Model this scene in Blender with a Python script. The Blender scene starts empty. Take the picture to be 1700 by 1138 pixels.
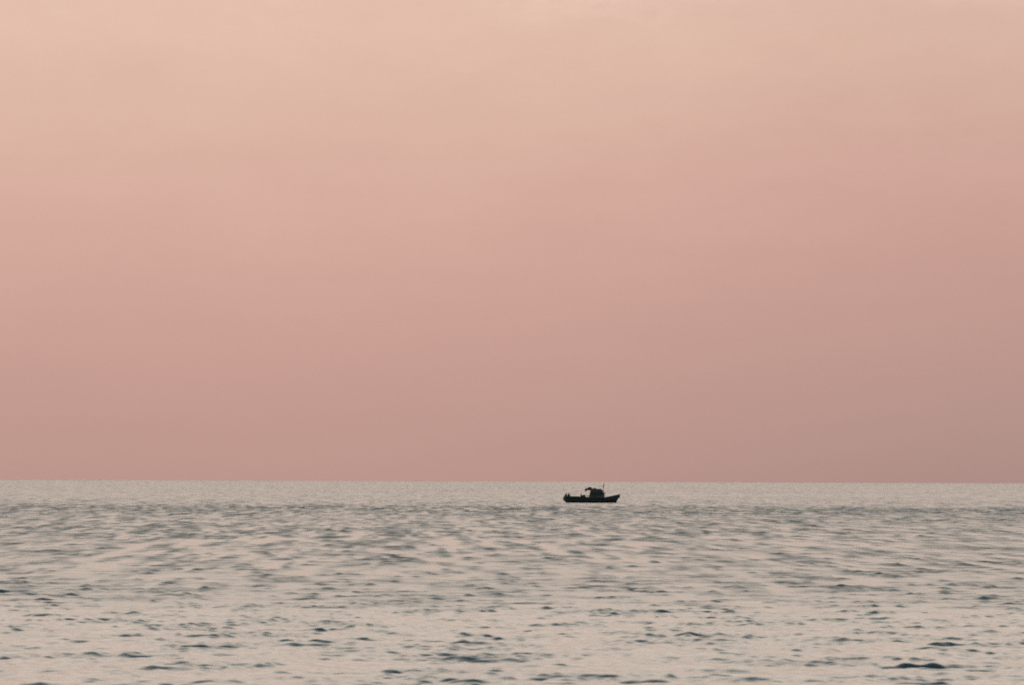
import bpy, bmesh, math, random
import numpy as np
from mathutils import Vector, Matrix
R = math.radians
sc = bpy.context.scene
rng = random.Random(7)

# ---------------------------------------------------------------- camera
CAM_H = 5.36                      # eye height above the water (m)
FPX = 9444.0                      # focal length in pixels of a 1700 px wide frame
cam_d = bpy.data.cameras.new('camera'); cam = bpy.data.objects.new('camera', cam_d)
sc.collection.objects.link(cam); sc.camera = cam
cam_d.sensor_width = 36.0; cam_d.lens = 36.0 * FPX / 1700.0
cam_d.clip_start = 1.0; cam_d.clip_end = 200000.0
cam_d.dof.use_dof = True; cam_d.dof.focus_distance = 1420.0; cam_d.dof.aperture_fstop = 4.5   # focused on the boat
PITCH = math.atan(230.3 / FPX); ROLL = 6.1 / 1700.0
cam.matrix_world = (Matrix.Translation((0, 0, CAM_H)) @ Matrix.Rotation(R(90) + PITCH, 4, 'X')
                    @ Matrix.Rotation(ROLL, 4, 'Z'))

# ---------------------------------------------------------------- render
sc.view_settings.view_transform = 'Standard'
sc.view_settings.look = 'None'
sc.view_settings.exposure = 0.0
sc.view_settings.gamma = 1.0
sc.render.dither_intensity = 2.0
sc.render.engine = 'CYCLES'
sc.cycles.use_denoising = False
sc.cycles.use_adaptive_sampling = False
sc.cycles.filter_width = 1.9
sc.cycles.max_bounces = 4
sc.cycles.glossy_bounces = 3
sc.cycles.diffuse_bounces = 2

# ---------------------------------------------------------------- sky (world)
def lin(c):
    o = []
    for v in c:
        v /= 255.0
        o.append(v / 12.92 if v <= 0.04045 else ((v + 0.055) / 1.055) ** 2.4)
    return (o[0], o[1], o[2], 1.0)

world = bpy.data.worlds.new('World'); sc.world = world; world.use_nodes = True
nt = world.node_tree; nt.nodes.clear()
N = nt.nodes.new; L = nt.links.new
def math_node(tree, op, a, b=None, c=None, clamp=False):
    n = tree.nodes.new('ShaderNodeMath'); n.operation = op; n.use_clamp = clamp
    for i, v in enumerate((a, b, c)):
        if v is None: continue
        if isinstance(v, (int, float)): n.inputs[i].default_value = v
        else: tree.links.new(v, n.inputs[i])
    return n.outputs[0]
def ramp(tree, fac, stops):
    n = tree.nodes.new('ShaderNodeValToRGB'); cr = n.color_ramp; cr.interpolation = 'B_SPLINE' if False else 'LINEAR'
    while len(cr.elements) > 1: cr.elements.remove(cr.elements[-1])
    cr.elements[0].position = stops[0][0]; cr.elements[0].color = stops[0][1]
    for p, c in stops[1:]:
        e = cr.elements.new(p); e.color = c
    tree.links.new(fac, n.inputs[0]); return n.outputs[0]
tc = N('ShaderNodeTexCoord'); nrm = N('ShaderNodeVectorMath'); nrm.operation = 'NORMALIZE'
L(tc.outputs['Generated'], nrm.inputs[0])
sep = N('ShaderNodeSeparateXYZ'); L(nrm.outputs[0], sep.inputs[0])
X, Y, Z = sep.outputs
# faint long streaks in the dusk air
nz = N('ShaderNodeTexNoise'); nz.inputs['Scale'].default_value = 1.0; nz.inputs['Detail'].default_value = 4
mp = N('ShaderNodeMapping'); mp.inputs['Scale'].default_value = (12, 12, 190); L(nrm.outputs[0], mp.inputs[0]); L(mp.outputs[0], nz.inputs['Vector'])
streak = math_node(nt, 'MULTIPLY_ADD', math_node(nt, 'SUBTRACT', nz.outputs[0], 0.5), 0.045, 0.0)
t = math_node(nt, 'SQRT', math_node(nt, 'MAXIMUM', Z, 0.0))
# uneven haze: the colour layers rise and dip a little
nz2 = N('ShaderNodeTexNoise'); nz2.inputs['Scale'].default_value = 1.0; nz2.inputs['Detail'].default_value = 9; nz2.inputs['Roughness'].default_value = 0.72
mp2 = N('ShaderNodeMapping'); mp2.inputs['Scale'].default_value = (26, 26, 60); L(nrm.outputs[0], mp2.inputs[0]); L(mp2.outputs[0], nz2.inputs['Vector'])
t = math_node(nt, 'MULTIPLY', t, math_node(nt, 'MULTIPLY_ADD', nz2.outputs[0], 0.22, 0.89))
def S(px, cols, hi):
    """stops in the frame given by rows above the horizon (px), then by degrees"""
    o = [(math.sqrt(max(0, math.sin(math.atan(p / FPX)))), lin(c)) for p, c in zip(px, cols)]
    o += [(math.sqrt(math.sin(R(d))), c) for d, c in hi]
    return o
rows = (0, 40, 230, 350, 470, 640, 800)
HI = [(6.5, (1.08, 0.83, 0.68, 1)), (9, (1.57, 1.26, 1.05, 1)), (14, (1.78, 1.48, 1.25, 1)), (20, (1.60, 1.42, 1.22, 1)),
      (30, (0.92, 0.94, 0.87, 1)), (42, (0.32, 0.44, 0.49, 1)), (60, (0.16, 0.28, 0.37, 1)), (89, (0.12, 0.20, 0.31, 1))]
def smooth(cols):
    """the measured rows resampled with a smooth curve, so the ramp shows no steps"""
    c = np.array(cols, dtype=float); c = np.polynomial.polynomial.polyfit(np.array(rows)/800, c, 4)
    return [tuple(np.clip(np.polynomial.polynomial.polyval(p/800, c), 0, 255)) for p in ROWS2]
ROWS2 = (0, 12, 30, 60, 100, 150, 200, 260, 320, 390, 460, 540, 620, 710, 800)
left = ramp(nt, t, S(ROWS2, smooth(((188,150,140),(190,151,141),(202,160,149),(209,167,154),(215,174,159),(222,184,167),(228,192,174))), HI))
right = ramp(nt, t, S(ROWS2, smooth(((172,140,134),(175,143,135),(189,151,142),(196,155,145),(203,161,149),(211,173,158),(217,182,166))), HI))
az = math_node(nt, 'ARCTAN2', X, Y)
# the sunset side is to the left: smooth S-curve in azimuth
azn = N('ShaderNodeMapRange'); azn.interpolation_type = 'SMOOTHSTEP'; L(az, azn.inputs[0])
azn.inputs[1].default_value = -0.05; azn.inputs[2].default_value = 0.12; azf = azn.outputs[0]
mix = N('ShaderNodeMix'); mix.data_type = 'RGBA'; mix.clamp_factor = False
L(azf, mix.inputs[0]); L(left, mix.inputs[6]); L(right, mix.inputs[7])
# behind the camera the sky is already night-blue and dim
bk = N('ShaderNodeMapRange'); bk.interpolation_type = 'SMOOTHSTEP'
L(Y, bk.inputs[0]); bk.inputs[1].default_value = -0.15; bk.inputs[2].default_value = 0.65
dim = ramp(nt, t, [(0.0, (0.15, 0.14, 0.135, 1)), (0.6, (0.17, 0.17, 0.17, 1)), (1.0, (0.15, 0.19, 0.24, 1))])
mix2 = N('ShaderNodeMix'); mix2.data_type = 'RGBA'
L(bk.outputs[0], mix2.inputs[0]); L(dim, mix2.inputs[6]); L(mix.outputs[2], mix2.inputs[7])
bg = N('ShaderNodeBackground'); L(mix2.outputs[2], bg.inputs[0])
L(math_node(nt, 'ADD', streak, 1.0), bg.inputs[1])
wo = N('ShaderNodeOutputWorld'); L(bg.outputs[0], wo.inputs[0])

# the last of the sun, far to the left and just above the horizon
sd = bpy.data.lights.new('sun', 'SUN'); sd.energy = 0.1; sd.angle = R(12); sd.color = (1.0, 0.62, 0.42)
sun = bpy.data.objects.new('sun', sd); sc.collection.objects.link(sun)
sun_dir = Vector((-math.sin(R(62)) * math.cos(R(3)), math.cos(R(62)) * math.cos(R(3)), math.sin(R(3))))
sun.rotation_euler = sun_dir.to_track_quat('Z', 'Y').to_euler()

# ---------------------------------------------------------------- helpers
def mat(name, col, rough=0.6, metallic=0.0, noise=0.35, scale=3.0, ior=1.45):
    m = bpy.data.materials.new(name); m.use_nodes = True; t_ = m.node_tree
    p = t_.nodes['Principled BSDF']; p.inputs['Roughness'].default_value = rough
    p.inputs['Metallic'].default_value = metallic; p.inputs['IOR'].default_value = ior
    c = t_.nodes.new('ShaderNodeTexCoord'); n = t_.nodes.new('ShaderNodeTexNoise')
    n.inputs['Scale'].default_value = scale; n.inputs['Detail'].default_value = 5
    t_.links.new(c.outputs['Object'], n.inputs['Vector'])
    a = tuple(v * (1 - noise) for v in col) + (1,); b = tuple(min(1, v * (1 + noise)) for v in col) + (1,)
    t_.links.new(ramp(t_, n.outputs[0], [(0.3, a), (0.7, b)]), p.inputs['Base Color'])
    return m

def tag(o, label=None, cat=None, group=None, kind=None):
    if label: o['label'] = label
    if cat: o['category'] = cat
    if group: o['group'] = group
    if kind: o['kind'] = kind
    return o
def empty(name, loc, rz=0):
    o = bpy.data.objects.new(name, None); sc.collection.objects.link(o)
    o.location = loc; o.rotation_euler = (0, 0, rz); o.empty_display_size = 0.5; return o
def build(name, bm, m, parent=None, smooth=False, bevel=0.0, seg=2):
    bmesh.ops.remove_doubles(bm, verts=bm.verts, dist=1e-5)
    if bevel:
        bmesh.ops.bevel(bm, geom=[e for e in bm.edges if e.is_manifold and e.calc_face_angle(0) > 0.5],
                        offset=bevel, segments=seg, affect='EDGES', clamp_overlap=True)
    bmesh.ops.recalc_face_normals(bm, faces=bm.faces)
    me = bpy.data.meshes.new(name); bm.to_mesh(me); bm.free()
    if smooth:
        for p in me.polygons: p.use_smooth = True
    me.materials.append(m)
    o = bpy.data.objects.new(name, me); sc.collection.objects.link(o)
    if parent: o.parent = parent
    return o
def BM(): return bmesh.new()
def box(bm, x0, x1, y0, y1, z0, z1):
    M_ = Matrix.Translation(((x0+x1)/2, (y0+y1)/2, (z0+z1)/2)) @ Matrix.Diagonal((abs(x1-x0), abs(y1-y0), abs(z1-z0), 1))
    bmesh.ops.create_cube(bm, size=1, matrix=M_); return bm
def prism(bm, prof, y0, y1, taper=1.0):
    """closed x-z outline carried from y0 to y1"""
    a = [bm.verts.new((x, y0, z)) for x, z in prof]; b = [bm.verts.new((x, y1, z)) for x, z in prof]
    bm.faces.new(a); bm.faces.new(list(reversed(b)))
    n = len(prof)
    for i in range(n): bm.faces.new((a[i], b[i], b[(i+1) % n], a[(i+1) % n]))
    return bm
def tube(bm, pts, rad, seg=10, cap=True):
    pts = [Vector(p) for p in pts]; rr = rad if isinstance(rad, (list, tuple)) else [rad]*len(pts)
    rings = []; ref = None
    for i, p in enumerate(pts):
        d = (pts[min(i+1, len(pts)-1)] - pts[max(i-1, 0)]).normalized()
        if ref is None: ref = Vector((0, 0, 1)) if abs(d.z) < 0.9 else Vector((0, 1, 0))
        u = d.cross(ref).normalized(); v = u.cross(d).normalized(); ref = v
        rings.append([bm.verts.new(p + (u*math.cos(2*math.pi*k/seg) + v*math.sin(2*math.pi*k/seg))*rr[i]) for k in range(seg)])
    for a, b in zip(rings, rings[1:]):
        for k in range(seg): bm.faces.new((a[k], a[(k+1) % seg], b[(k+1) % seg], b[k]))
    if cap: bm.faces.new(rings[0]); bm.faces.new(list(reversed(rings[-1])))
    return bm

# ---------------------------------------------------------------- the sea: one sheet out to the horizon
def build_sea():
    nr = np.random.RandomState(11)
    # rings of the sheet, spaced to the size the waves show at
    r = [2.0]
    while r[-1] < 118: r.append(r[-1] + max(1.0, r[-1]*0.06))
    while r[-1] < 60000:
        D = r[-1]
        q = 0.065 * D*D / (CAM_H*5689)
        if D < 1600: q = min(q, 0.42)
        else: q = min(q, 0.42 + (D-1600)*0.02)
        r.append(D + max(q, 0.11))
    r = np.array(r, dtype=np.float64)
    fine = np.linspace(R(-6.6), R(6.6), 860)
    coarse = np.linspace(R(6.6), R(360-6.6), 150)[1:-1]
    th = np.concatenate([fine, coarse])
    nrw, nc = len(r), len(th)
    Rg, Tg = np.meshgrid(r, th, indexing='ij')
    x = (Rg*np.sin(Tg)).astype(np.float32); y = (Rg*np.cos(Tg)).astype(np.float32)
    dr = np.gradient(r)
    spacing = np.maximum(dr, r*(fine[1]-fine[0])).astype(np.float32)
    # components of the wave field, travelling towards the shore
    lam = np.exp(nr.uniform(math.log(0.42), math.log(7.0), 130))
    lam.sort(); lam = lam[::-1]
    ang = nr.normal(0, 1, 130)*np.where(lam > 1.5, R(40), R(58)) + R(180 + 12)
    # slope carried by each component
    sl = 0.0205 * (0.75 + 0.5*nr.rand(130)) * np.where(lam < 1.3, 1.18, 1.0) * np.where(lam > 1.4, (1.4/lam)**1.6, 1.0)
    ph = nr.uniform(0, 2*math.pi, 130)
    def sm(a, b, v): u = np.clip((v-a)/(b-a), 0, 1); return u*u*(3-2*u)
    # slow field that gathers the steeper wavelets into groups
    def lattice(lx, ly, seed, octaves=3, gain=0.6, rot=0.0):
        """non-repeating smooth noise with cells lx across and ly along, about unit spread"""
        q = np.random.RandomState(seed); f = np.zeros_like(x); tot = 0.0; amp = 1.0
        cr, sr = math.cos(rot), math.sin(rot)
        for o_ in range(octaves):
            u = (x*cr + y*sr)/lx + 731.3; v = (y*cr - x*sr)/ly + 211.7
            iu = np.floor(u).astype(np.int64); iv = np.floor(v).astype(np.int64)
            fu = (u-iu).astype(np.float32); fv = (v-iv).astype(np.float32)
            fu = fu*fu*(3-2*fu); fv = fv*fv*(3-2*fv)
            tab = q.normal(0, 1, 65536).astype(np.float32)
            def hsh(a, b): return tab[((a*73856093) ^ (b*19349663) ^ ((a*b) >> 3)) & 65535]
            f += amp*((hsh(iu, iv)*(1-fu) + hsh(iu+1, iv)*fu)*(1-fv) + (hsh(iu, iv+1)*(1-fu) + hsh(iu+1, iv+1)*fu)*fv)
            tot += amp*amp*0.42; amp *= gain; lx /= 2.03; ly /= 2.03
        return f/math.sqrt(tot)
    g1 = lattice(2.2, 2.6, 3, 2, 0.8, 0.3); g2 = lattice(160, 110, 5, 4)
    grp = (0.79 + 0.44*np.clip(g1, -1.0, 1.9)*np.where(g1 > 0, 1.0, 0.6))*np.clip(1 + 0.06*g2, 0.5, 1.6)
    # wind lanes: narrow across the wind, long along it
    g3 = lattice(1.25, 19, 9, 2, 0.9, 0.02)*sm(180, 420, Rg)
    grp = (grp*np.clip(1 + 0.40*g3, 0.3, 2.2)).astype(np.float32)
    # wind: a calm slick far out round the boat, a ruffled band in front of it
    Rw = (Rg + 55*g2*(Rg/1200)).astype(np.float32)
    ruff = sm(680, 960, Rw)*(1-sm(1080, 1360, Rg + 22*g2))
    calm = sm(1080, 1360, Rg + 22*g2)
    wind = (1 + 0.08*ruff - 0.42*calm - 0.22*sm(220, 420, Rg)*(1-sm(850, 980, Rg))).astype(np.float32)
    # long low crests where the bottom shoals towards the shore
    shoal = (np.clip(lattice(5.5, 3.0, 21, 2, 0.7), 0, 2)*(1-sm(158, 205, Rg))).astype(np.float32)
    dz = np.zeros_like(x); dx = np.zeros_like(x); dy = np.zeros_like(x)
    unres = np.zeros(nrw)
    for i in range(130):
        w = np.clip((lam[i]/spacing - 2.2)/2.5, 0, 1); w = w*w*(3-2*w)
        unres += sl[i]**2/2*(1-w**2)
        rowsel = np.nonzero(w > 0)[0]
        if len(rowsel) == 0: continue
        a, b = rowsel[0], rowsel[-1]+1
        k = 2*math.pi/lam[i]; A = sl[i]/k
        ca, sa = math.sin(ang[i]), math.cos(ang[i])
        phs = (k*(x[a:b]*ca + y[a:b]*sa) + ph[i]).astype(np.float32)
        gg = grp[a:b] if lam[i] < 6 else 1.0
        am = (A*w[a:b])[:, None].astype(np.float32)*gg*wind[a:b]
        if 1.6 < lam[i] < 4.5 and abs(math.degrees(ang[i])-192) < 32: am = am*(1 + 0.8*shoal[a:b])
        s = am*np.sin(phs)
        dz[a:b] += am*np.cos(phs)
        dx[a:b] -= s*ca; dy[a:b] -= s*sa
    near = np.abs(((Tg + math.pi) % (2*math.pi)) - math.pi)
    fade = (1 - sm(R(6.0), R(6.6), near))*sm(112, 125, Rg)
    fade = fade.astype(np.float32)
    x2 = x + dx*fade*0.6; y2 = y + dy*fade*0.6; z2 = dz*fade
    # micro-roughness: the ripples too small for the sheet
    s2 = (unres[:, None]*grp**2*wind**2 + (0.03*wind)**2)
    rough = np.sqrt(np.clip(np.sqrt(2*s2), 0.02, 0.5)).astype(np.float32)
    co = np.stack([x2, y2, z2], -1).reshape(-1, 3)
    co = np.concatenate([co, np.array([[0, 0, 0]], dtype=np.float32)]).astype(np.float32)
    idx = np.arange(nrw*nc, dtype=np.int32).reshape(nrw, nc)
    a = idx[:-1]; b = idx[1:]; a1 = np.roll(a, -1, 1); b1 = np.roll(b, -1, 1)
    quads = np.stack([a, a1, b1, b], -1).reshape(-1, 4)[:, ::-1]
    c0 = nrw*nc; fan = np.stack([np.full(nc, c0), np.roll(idx[0], -1), idx[0]], -1).astype(np.int32)
    nq = len(quads); nl = nq*4 + len(fan)*3
    me = bpy.data.meshes.new('sea'); me.vertices.add(len(co)); me.loops.add(nl); me.polygons.add(nq+len(fan))
    me.vertices.foreach_set('co', co.ravel())
    me.loops.foreach_set('vertex_index', np.concatenate([quads.ravel(), fan.ravel()]).astype(np.int32))
    me.polygons.foreach_set('loop_start', np.concatenate([np.arange(nq)*4, nq*4 + np.arange(len(fan))*3]).astype(np.int32))
    me.update(calc_edges=True)
    me.polygons.foreach_set('use_smooth', np.ones(nq+len(fan), dtype=bool))
    at = me.attributes.new('ripple', 'FLOAT', 'POINT')
    at.data.foreach_set('value', np.concatenate([rough.ravel(), [0.2]]).astype(np.float32))
    o = bpy.data.objects.new('sea', me); sc.collection.objects.link(o)
    m = bpy.data.materials.new('sea_water'); m.use_nodes = True; T = m.node_tree
    p = T.nodes['Principled BSDF']; p.inputs['IOR'].default_value = 1.333
    p.inputs['Base Color'].default_value = (0.007, 0.058, 0.072, 1)
    an = T.nodes.new('ShaderNodeAttribute'); an.attribute_name = 'ripple'
    T.links.new(an.outputs['Fac'], p.inputs['Roughness'])
    tcn = T.nodes.new('ShaderNodeTexCoord')
    h = None
    for s_, amp, det, st in ((0.8, 0.105, 2, 0.7), (3.0, 0.018, 3, 0.8)):
        n = T.nodes.new('ShaderNodeTexNoise'); n.inputs['Scale'].default_value = s_; n.inputs['Detail'].default_value = det
        mm = T.nodes.new('ShaderNodeMapping'); mm.inputs['Scale'].default_value = (st, 1, 1)
        T.links.new(tcn.outputs['Object'], mm.inputs[0]); T.links.new(mm.outputs[0], n.inputs['Vector'])
        v = math_node(T, 'MULTIPLY', n.outputs[0], amp)
        h = v if h is None else math_node(T, 'ADD', h, v)
    bp = T.nodes.new('ShaderNodeBump'); bp.inputs['Strength'].default_value = 1.0; bp.inputs['Distance'].default_value = 1.0
    T.links.new(h, bp.inputs['Height']); T.links.new(bp.outputs[0], p.inputs['Normal'])
    me.materials.append(m)
    tag(o, kind='structure')
    return o
sea = build_sea()

# ---------------------------------------------------------------- the fishing boat
K = 14.0/1220.0                              # metres per unit of the measured outline
def U(zx): return (zx - 825)*K
def W(zy): return (592 - zy)*K
BOAT_D = CAM_H*FPX/35.6
bx = (983 - 850)/FPX*BOAT_D
boat = empty('fishing_boat', (bx, BOAT_D, 0.0), R(-6))
boat.rotation_euler = (R(1.0), R(0.9), R(-6)); boat.scale = (1.015, 1, 1)
tag(boat, 'dark fishing boat with wheelhouse, raked bow and small red flag on the open sea', 'fishing boat')

hull_m = mat('hull_paint', (0.12, 0.15, 0.13), 0.45)
keel_m = mat('antifouling', (0.16, 0.05, 0.05), 0.7)
deck_m = mat('deck_planks', (0.14, 0.11, 0.08), 0.8)
wall_m = mat('cabin_paint', (0.17, 0.20, 0.17), 0.5)
trim_m = mat('trim_paint', (0.12, 0.14, 0.12), 0.5)
roof_m = mat('roof_paint', (0.16, 0.15, 0.14), 0.6)
tarp_m = mat('brown_tarpaulin', (0.14, 0.075, 0.05), 0.9)
glass_m = mat('window_glass', (0.07, 0.085, 0.08), 0.12, noise=0.1, ior=1.5)
metal_m = mat('dull_metal', (0.16, 0.16, 0.16), 0.4, 0.6)
rust_m = mat('rusty_iron', (0.12, 0.07, 0.05), 0.8)
rubber_m = mat('tyre_rubber', (0.02, 0.02, 0.02), 0.8)
flag_m = mat('red_cloth', (0.62, 0.05, 0.04), 0.8, noise=0.1)
T_ = flag_m.node_tree; tr_ = T_.nodes.new('ShaderNodeBsdfTranslucent'); tr_.inputs[0].default_value = (.75, .04, .03, 1)
mx_ = T_.nodes.new('ShaderNodeMixShader'); mx_.inputs[0].default_value = .6
T_.links.new(T_.nodes['Principled BSDF'].outputs[0], mx_.inputs[1]); T_.links.new(tr_.outputs[0], mx_.inputs[2]); T_.links.new(mx_.outputs[0], T_.nodes['Material Output'].inputs[0])
rope_m = mat('rope', (0.2, 0.16, 0.1), 0.9)

def sheer(x):                                # height of the bulwark top
    pts = [(-7.0, 1.50), (-5.6, 1.45), (-4, 1.40), (-0.4, 1.24), (3.2, 1.34), (4.4, 1.60), (5.6, 1.88), (7.0, 2.22)]
    for (a, za), (b, zb) in zip(pts, pts[1:]):
        if x <= b:
            u = max(0, (x-a)/(b-a)); return za + (zb-za)*u
    return pts[-1][1]
def beam(s):                                 # half beam along the deck, s = 0 stern .. 1 bow
    st = min(1.0, math.sqrt(max(0, 1-(1-min(1, s/0.16))**2)))
    bw = max(0.0, 1 - max(0, (s-0.45)/0.55)**2.3)
    return 2.0*(0.30 + 0.70*st)*bw
def section(s, v):
    """point of the outer shell, v = 0 keel .. 1 sheer"""
    xs = -6.88 + s*13.88
    zt = sheer(xs); zk = -0.75 + 0.30*max(0, (0.2-s)/0.2)**2
    z = zk + (zt-zk)*v
    xk = -5.6 + s*11.0
    stern = max(0, (0.12-s)/0.12); bow = max(0, (s-0.6)/0.4)
    x = xs
    if s < 0.5:
        # tucked-in counter stern, bulging at mid height
        tk = max(0, (0.55 - v)/0.55)**1.5
        x = xs + stern*(tk*1.25 - 0.18*math.sin(math.pi*min(1, max(0, (v-0.35)/0.65))))
    else:
        x = xs - (bow**1.5)*(zt - z)*0.475
    full = v**0.55*(1-0.10*v) + 0.10*v**3
    flare = full*(1-bow*0.55) + (v**1.5)*bow*0.55
    return Vector((x, beam(s)*flare, z))
NS, NV = 44, 14
bm = BM(); grid = {}
for sgn in (1, -1):
    for i in range(NS+1):
        for j in range(NV+1):
            p = section(i/NS, j/NV); grid[sgn, i, j] = bm.verts.new((p.x, sgn*p.y, p.z))
for sgn in (1, -1):
    for i in range(NS):
        for j in range(NV):
            bm.faces.new((grid[sgn, i, j], grid[sgn, i+1, j], grid[sgn, i+1, j+1], grid[sgn, i, j+1]))
for j in range(NV):                          # transom
    bm.faces.new((grid[1, 0, j], grid[1, 0, j+1], grid[-1, 0, j+1], grid[-1, 0, j]))
# inner skin of the bulwark down to the deck
def inner(s, sgn, z):
    p = section(s, 1.0); return Vector((p.x + (0.07 if s < .02 else 0) - (0.05 if s > .98 else 0), sgn*max(0.0, p.y-0.08), z))
for sgn in (1, -1):
    pv = None
    for i in range(NS+1):
        s = i/NS; zt = sheer(-6.88+s*13.88)
        a = grid[sgn, i, NV]; b = bm.verts.new(inner(s, sgn, zt)); c = bm.verts.new(inner(s, sgn, 0.45 + 0.9*max(0, (s-.7)/.3)))
        if pv:
            bm.faces.new((pv[0], a, b, pv[1])); bm.faces.new((pv[1], b, c, pv[2]))
        pv = (a, b, c)
hull = build('hull', bm, hull_m, boat, smooth=True)
hull.data.materials.append(keel_m)
for p in hull.data.polygons:
    if p.center.z < 0.26: p.material_index = 1
bm = BM(); pv = None
for i in range(NS+1):
    s = i/NS; z = 0.45 + 0.9*max(0, (s-.7)/.3)
    a = bm.verts.new(inner(s, 1, z)); b = bm.verts.new(inner(s, -1, z))
    if pv: bm.faces.new((pv[0], a, b, pv[1]))
    pv = (a, b)
build('deck', bm, deck_m, boat)
for sgn in (1, -1):
    bm = BM(); tube(bm, [Vector((section(i/NS, 1).x, sgn*(section(i/NS, 1).y-0.03), section(i/NS, 1).z+0.02)) for i in range(NS+1)], 0.065, 8)
    build('gunwale', bm, trim_m, boat, smooth=True)
    bm = BM(); tube(bm, [Vector((section(i/NS, .78).x, sgn*(section(i/NS, .78).y+0.03), section(i/NS, .78).z)) for i in range(NS+1)], 0.05, 8)
    build('rubbing_strake', bm, trim_m, boat, smooth=True)
# stem post
bm = BM(); pts = [section(1, v/10) for v in range(1, 11)]
tube(bm, [Vector((p.x, 0, p.z)) for p in pts] + [Vector((pts[-1].x+.01, 0, pts[-1].z+.03))], 0.075, 8)
build('stem_post', bm, trim_m, boat, smooth=True)
# rudder
bm = BM(); prism(bm, [(-6.35, -0.65), (-5.75, -0.65), (-5.7, 0.15), (-6.05, 0.2)], -0.04, 0.04)
build('rudder', bm, keel_m, boat)
# tyre fenders
for xx in (-4.6, -2.2, 2.6):
    for sgn in (1, -1):
        s = (xx+6.88)/13.88; p = section(s, .80)
        bm = BM(); c = Vector((xx, sgn*(p.y+0.12), p.z-0.05))
        bmesh.ops.create_circle(bm, segments=8, radius=0.075, matrix=Matrix.Translation((0.22, 0, 0)) @ Matrix.Rotation(R(90), 4, 'X'))
        bmesh.ops.spin(bm, geom=bm.verts[:]+bm.edges[:], cent=(0, 0, 0), axis=(0, 0, 1), dvec=(0, 0, 0), angle=2*math.pi, steps=18)
        bmesh.ops.transform(bm, matrix=Matrix.Translation(c) @ Matrix.Rotation(R(90), 4, 'X'), verts=bm.verts)
        build('tyre_fender', bm, rubber_m, boat, smooth=True)

# wheelhouse: outline as seen from the side, carried across the boat
prof = [(U(772), W(480)), (U(782), W(420)), (U(798), W(350)), (U(806), W(306)), (U(1040), W(318)), (U(1066), W(332)),
        (U(1084), W(362)), (U(1094), W(410)), (U(1104), W(470)), (U(1112), W(545)), (U(768), W(545))]
bm = BM(); prism(bm, prof, -1.15, 1.15)
for v in bm.verts: v.co.y *= 1 - 0.07*max(0, (v.co.z-1.3)/1.9)
house = build('wheelhouse', bm, wall_m, boat, bevel=0.05)
# trunk cabin forward of it, mostly behind the bulwark
bm = BM(); prism(bm, [(U(1100), W(545)), (U(1100), W(476)), (U(1190), W(474)), (U(1205), W(545))], -0.85, 0.85)
build('cabin_trunk', bm, wall_m, boat, bevel=0.04)
# roof
bm = BM()
rp = [(U(790), W(306)), (U(786), W(294)), (U(830), W(290)), (U(900), W(285)), (U(970), W(288)), (U(1030), W(298)), (U(1062), W(314)), (U(1082), W(336)),
      (U(1078), W(342)), (U(1054), W(324)), (U(1030), W(316)), (U(970), W(309))]
prism(bm, rp, -1.22, 1.22)
roof = build('roof', bm, roof_m, boat, bevel=0.02)
# canvas canopy reaching aft from the roof and hooking down
bm = BM()
cp = [(U(686), W(300)), (U(700), W(284)), (U(728), W(278)), (U(748), W(262)), (U(772), W(253)), (U(806), W(256)), (U(828), W(278)), (U(828), W(304)),
      (U(796), W(320)), (U(750), W(318)), (U(722), W(315)), (U(712), W(322)), (U(706), W(340)), (U(686), W(342)), (U(678), W(320))]
nseg = 10; prev = None
for q in range(nseg+1):
    yy = -1.1 + 2.2*q/nseg; e = 1.0
    ring = [bm.verts.new((px + 0.02*math.sin(q*2.1), yy, pz + 0.02*math.sin(q*1.7+px*3))) for px, pz in cp]
    if prev:
        for k in range(len(cp)): bm.faces.new((prev[k], ring[k], ring[(k+1) % len(cp)], prev[(k+1) % len(cp)]))
    else: bm.faces.new(ring)
    prev = ring
bm.faces.new(list(reversed(prev)))
build('canopy', bm, tarp_m, boat, smooth=True)
# lump on the roof: low life raft canister and searchlight
bm = BM(); tube(bm, [(U(858), 0, W(281)), (U(868), 0, W(280)), (U(902), 0, W(280)), (U(912), 0, W(281))], [0.10, 0.17, 0.17, 0.10], 14)
build('raft_canister', bm, roof_m, boat, smooth=True)
bm = BM(); tube(bm, [(U(1020), -.5, W(302)), (U(1020), -.5, W(292))], 0.03, 8)
tube(bm, [(U(1008), -.5, W(292)), (U(1030), -.5, W(290))], [0.06, 0.11], 12)
build('searchlight', bm, metal_m, boat, smooth=True)
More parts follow.
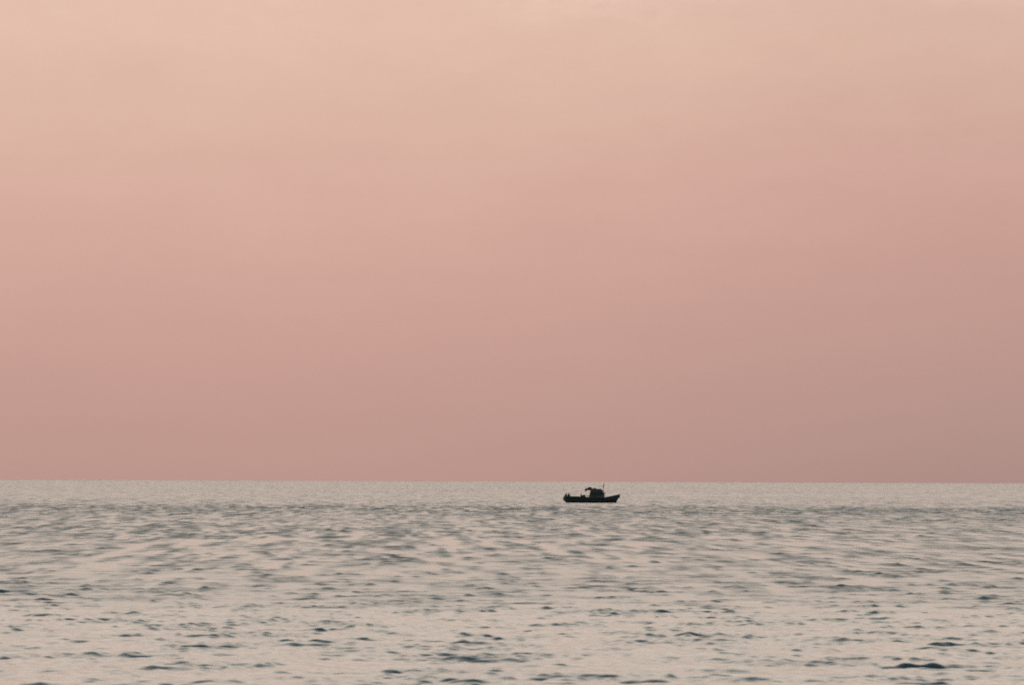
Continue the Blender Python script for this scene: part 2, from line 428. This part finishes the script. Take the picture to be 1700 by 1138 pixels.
# side windows, front windows and door
for sgn in (1, -1):
    for (a, b, c_, d) in ((820, 862, 352, 420), (958, 1002, 350, 418), (1018, 1062, 356, 420)):
        fr = BM(); y0 = sgn*(1.15*(1-0.07*max(0, (W((c_+d)/2)-1.3)/1.9)))
        x0, x1, z0, z1 = U(a), U(b), W(d), W(c_)
        for bb in ((x0-.05, x1+.05, z0-.05, z0), (x0-.05, x1+.05, z1, z1+.05), (x0-.05, x0, z0, z1), (x1, x1+.05, z0, z1)):
            box(fr, bb[0], bb[1], y0-sgn*.03, y0+sgn*.06, bb[2], bb[3])
        f = build('window', fr, trim_m, house)
        pn = BM(); box(pn, x0, x1, y0-sgn*.02, y0+sgn*.035, z0, z1); build('pane', pn, glass_m, f)
    dr_ = BM(); y0 = sgn*1.13
    box(dr_, U(882), U(940), y0-sgn*.05, y0+sgn*.06, 0.62, W(352))
    d = build('door', dr_, trim_m, house, bevel=0.012)
    pn = BM(); box(pn, U(892), U(930), y0, y0+sgn*.075, W(418), W(364)); build('pane', pn, glass_m, d)
    hd = BM(); tube(hd, [(U(932), y0+sgn*.06, 1.55), (U(932), y0+sgn*.12, 1.55), (U(924), y0+sgn*.12, 1.55)], .015, 6); build('handle', hd, metal_m, d)
    # light coloured grab rail under the door light
    rl = BM(); tube(rl, [(U(864), y0+sgn*.10, W(424)), (U(912), y0+sgn*.13, W(423))], .028, 8); build('grab_rail', rl, metal_m, house)
for yy in (-.7, 0, .7):
    fr = BM(); x0 = U(1097)
    for bb in ((yy-.3, yy+.3, W(412), W(408)), (yy-.3, yy+.3, W(366), W(362)), (yy-.3, yy-.25, W(408), W(366)), (yy+.25, yy+.3, W(408), W(366))):
        box(fr, x0-.14, x0+.05, bb[0], bb[1], bb[2], bb[3])
    f = build('window', fr, trim_m, house)
    pn = BM(); box(pn, x0-.12, x0+.02, yy-.25, yy+.25, W(408), W(366)); build('pane', pn, glass_m, f)
# whip aerial and flag staff with a limp red flag
bm = BM(); tube(bm, [(U(976), .3, W(290)), (U(975), .3, W(190))], [.022, .012], 6); build('aerial', bm, metal_m, boat)
bm = BM(); tube(bm, [(U(1079), -.2, W(338)), (U(1084), -.2, W(270)), (U(1090), -.2, W(128))], [.030, .026, .016], 8)
staff = build('flag_staff', bm, trim_m, boat)
bm = BM(); gr = []
for i in range(15):
    z = W(172) + (W(282)-W(172))*i/14; wdt = [0.06, .17, .2, .22, .23, .24, .24, .23, .22, .2, .17, .15, .12, .09, .04][i]
    x0 = U(1090 - 7*i/14) - 0.01
    gr.append([bm.verts.new((x0 - wdt*(k/9) + .05, -.2 + .07*math.sin(k*1.9 + i*.45)*(k/9+.15), z - 0.10*(k/9))) for k in range(10)])
for a, b in zip(gr, gr[1:]):
    for k in range(9): bm.faces.new((a[k], a[k+1], b[k+1], b[k]))
flag = build('flag', bm, flag_m, staff, smooth=True)
sol = flag.modifiers.new('thickness', 'SOLIDIFY'); sol.thickness = 0.012
# aft working gear: bollard, net winch and horizontal rail
bm = BM(); tube(bm, [(U(560), -1.7, 1.25), (U(560), -1.7, W(455))], [.09, .07], 10); tube(bm, [(U(549), -1.7, W(466)), (U(571), -1.7, W(466))], .04, 8)
build('bollard', bm, rust_m, boat, smooth=True)
wn = BM(); tube(wn, [(U(656), -.75, W(456)), (U(656), -.7, W(456)), (U(656), -.68, W(456)), (U(656), .68, W(456)), (U(656), .7, W(456)), (U(656), .75, W(456))], [.36, .36, .18, .18, .36, .36], 20)
winch = build('net_winch', wn, rust_m, boat, smooth=False)
for yy in (-.82, .82):
    b_ = BM(); prism(b_, [(U(632), .46), (U(682), .46), (U(674), W(424)), (U(640), W(424))], yy-.04, yy+.04); build('winch_stand', b_, rust_m, winch, bevel=.01)
b_ = BM(); tube(b_, [(U(636), -.8, W(434)), (U(672), .8, W(434))], .07, 8); build('crossbar', b_, rust_m, winch)
for yy in (-1.2, 1.2):
    rl = BM(); tube(rl, [(U(668), yy, W(447)), (U(782), yy, W(445))], .055, 8); tube(rl, [(U(676), yy, .46), (U(676), yy, W(440))], .05, 8)
    tube(rl, [(U(728), yy, .46), (U(728), yy, 1.2)], .04, 8)
    build('handrail', rl, metal_m, boat, smooth=True)
b_ = BM(); box(b_, U(690), U(768), -1.0, 1.0, .46, W(482)); build('fish_hatch', b_, deck_m, boat, bevel=.03)
# anchor windlass on the foredeck
b_ = BM(); tube(b_, [(U(1300), -.25, 1.55), (U(1300), .25, 1.55)], .14, 12); box(b_, U(1290), U(1310), -.3, .3, 1.02, 1.5); build('anchor_windlass', b_, rust_m, boat)

# ---------------------------------------------------------------- people
def skin_mesh(name, verts, edges, radii, m, parent=None, sub=2, root=0):
    me = bpy.data.meshes.new(name); me.from_pydata(verts, edges, []); me.update()
    o = bpy.data.objects.new(name, me); sc.collection.objects.link(o)
    s = o.modifiers.new('skin', 'SKIN'); s.use_smooth_shade = True
    for i, r_ in enumerate(radii):
        r_ = r_ if isinstance(r_, tuple) else (r_, r_)
        me.skin_vertices[0].data[i].radius = r_
        me.skin_vertices[0].data[i].use_root = (i == root)
    o.modifiers.new('sub', 'SUBSURF').levels = sub; o.modifiers['sub'].render_levels = sub
    dg = bpy.context.evaluated_depsgraph_get()
    me2 = bpy.data.meshes.new_from_object(o.evaluated_get(dg)); me2.name = name
    o.modifiers.clear(); o.data = me2; bpy.data.meshes.remove(me)
    me2.materials.clear(); me2.materials.append(m)
    for p in me2.polygons: p.use_smooth = True
    if parent: o.parent = parent
    return o
skin_m = mat('skin', (.30, .18, .13), .6, noise=.1)
hair_m = mat('dark_hair', (.02, .015, .012), .7)
def person(label, loc, rz, lean=0.0, arm=0.5, coat=(.05, .055, .06), legs=(.04, .045, .06), H=1.70):
    """a standing figure, facing +x before rotation; lean tips the upper body forwards"""
    k = H/1.75
    def P(x, y, z):
        if z > .95: # bend at the hip
            dz_ = z-.95; return (x*math.cos(lean)+dz_*math.sin(lean), y, .95+dz_*math.cos(lean)-x*math.sin(lean))
        return (x, y, z)
    v = []; e = []; r_ = []
    def add(p, rad, par=None):
        v.append(Vector(p)*k); r_.append(rad if not isinstance(rad, tuple) else rad)
        if par is not None: e.append((par, len(v)-1))
        return len(v)-1
    pel = add(P(0, 0, .96), (.15, .12)); wa = add(P(0, 0, 1.12), (.14, .10), pel); ch = add(P(.01, 0, 1.32), (.17, .115), wa)
    ns = add(P(0, 0, 1.46), (.075, .07), ch); nk = add(P(.01, 0, 1.53), .056, ns)
    hb = add(P(.02, 0, 1.60), (.075, .088), nk); hm = add(P(.02, 0, 1.67), (.078, .095), hb); add(P(.01, 0, 1.735), (.05, .06), hm)
    nose = add(P(.115, 0, 1.635), .014, hb)
    wrists = []
    for s in (1, -1):
        hip = add((0, s*.095, .90), .092, pel); kn = add((.03, s*.11, .50), .062, hip); an_ = add((0, s*.115, .09), .042, kn)
        toe = add((.14, s*.13, .035), (.042, .032), an_)
        sh = add(P(0, s*.175, 1.41), .062, ch)
        el = add(P(.06+.10*arm, s*.235, 1.14+.03*arm), .043, sh); wr = add(P(.16+.26*arm, s*.21, .96+.17*arm), .028, el)
        pm = add(P(.21+.29*arm, s*.205, .93+.19*arm), (.036, .018), wr)
        wrists.append((Vector(v[wr]), Vector(v[pm]), s))
    root = empty('person', loc, rz); tag(root, label, 'person', 'people aboard the fishing boat')
    body = skin_mesh('body', v, e, r_, skin_m, root)
    me = body.data
    cm = mat('clothing_top', coat, .85); lm = mat('clothing_legs', legs, .85)
    # clothing: skins that follow the torso and arms, and the legs
    vi = list(range(4)); 
    tv = [v[0], v[1], v[2], v[3]]; te = [(0, 1), (1, 2), (2, 3)]; tr = [(.22*k, .19*k), (.23*k, .2*k), (.26*k, .21*k), (.15*k, .14*k)]
    lv = [v[0]]; le = []; lr = [(.165*k, .13*k)]
    base = 9
    for q in range(2):
        hip, kn, an_, toe, sh, el, wr, pm = range(base+q*8, base+q*8+8)
        n0 = len(tv); tv += [v[sh], v[el], v[el].lerp(v[wr], .9)]; te += [(2, n0), (n0, n0+1), (n0+1, n0+2)]; tr += [.12*k, .09*k, .06*k]
        n0 = len(lv); lv += [v[hip], v[kn], v[an_]]; le += [(0, n0), (n0, n0+1), (n0+1, n0+2)]; lr += [.108*k, .076*k, .058*k]
        skin_mesh('boot', [v[an_]+Vector((0, 0, .06)), v[an_]+Vector((.0, 0, -.03)), v[toe]], [(0, 1), (1, 2)], [.062, .056, (.055, .042)], rubber_m, root)
    skin_mesh('jacket', tv, te, tr, cm, root); skin_mesh('trousers', lv, le, lr, lm, root)
    # fingers and thumb, rooted in the palm
    for w, p, s in wrists:
        d = (p-w).normalized(); side = Vector((0, s, 0)); up = d.cross(side).normalized()
        if up.z > 0: up = -up
        fv = []; fe = []; fr_ = []
        for q, ln in enumerate((.070, .080, .076, .060)):
            o_ = p + side*(-.027+.018*q); n0 = len(fv)
            fv += [o_, o_+d*ln*.55+up*.008, o_+d*ln*.8+up*.03, o_+d*ln*.82+up*.055]; fe += [(n0, n0+1), (n0+1, n0+2), (n0+2, n0+3)]; fr_ += [.010, .009, .008, .007]
        n0 = len(fv); o_ = w + d*.025 - side*.02
        fv += [o_, o_-side*.03+d*.03, o_-side*.035+d*.055+up*.02]; fe += [(n0, n0+1), (n0+1, n0+2)]; fr_ += [.011, .010, .008]
        for q in range(5):
            a = q*4; b = min(len(fv), a+4)
            skin_mesh('finger' if q < 4 else 'thumb', fv[a:b], [(i, i+1) for i in range(b-a-1)], fr_[a:b], skin_m, body, sub=1)
    # hair cap and simple face
    hm_c = v[hm]
    hb_ = BM(); bmesh.ops.create_uvsphere(hb_, u_segments=16, v_segments=10, radius=.128*k)
    for vv in list(hb_.verts):
        if vv.co.z < -.02 and vv.co.x > -.02: hb_.verts.remove(vv)
        else: vv.co.y *= .85
    bmesh.ops.translate(hb_, vec=hm_c+Vector((-.012, 0, .022)), verts=hb_.verts); build('hair', hb_, hair_m, root, smooth=True)
    for s in (1, -1):
        eb = BM(); bmesh.ops.create_icosphere(eb, subdivisions=2, radius=.012, matrix=Matrix.Translation(hm_c+Vector((.088, s*.03, -.018)))); build('eye', eb, glass_m, body, smooth=True)
        eb = BM(); bmesh.ops.create_icosphere(eb, subdivisions=2, radius=.022, matrix=Matrix.Translation(hm_c+Vector((.0, s*.083, -.03)))@Matrix.Diagonal((.8, .4, 1.3, 1))); build('ear', eb, skin_m, body, smooth=True)
    eb = BM(); bmesh.ops.create_icosphere(eb, subdivisions=2, radius=.02, matrix=Matrix.Translation(v[hb]+Vector((.088, 0, -.02)))@Matrix.Diagonal((.4, 1.2, .3, 1))); build('mouth', eb, tarp_m, body, smooth=True)
    return root
bpy.context.view_layer.update()
BMx = boat.matrix_world.copy()
def aboard(x, y, z=.455): return BMx @ Vector((x, y, z))
def face(a): return boat.rotation_euler.z + R(a)
person('person in dark clothes standing at the very stern, aftmost figure on the boat', aboard(U(276), -.35), face(-100), .05, .3, H=1.84)
person('person in dark brown clothes standing at the stern rail just ahead of the aftmost one', aboard(U(334), -.15), face(-80), .06, .6, coat=(.08, .045, .045), H=1.90)
person('lone person in dark clothes standing upright amidships, aft of the net winch', aboard(U(603), -.2), face(-20), .03, .2, coat=(.045, .045, .04), H=1.74)
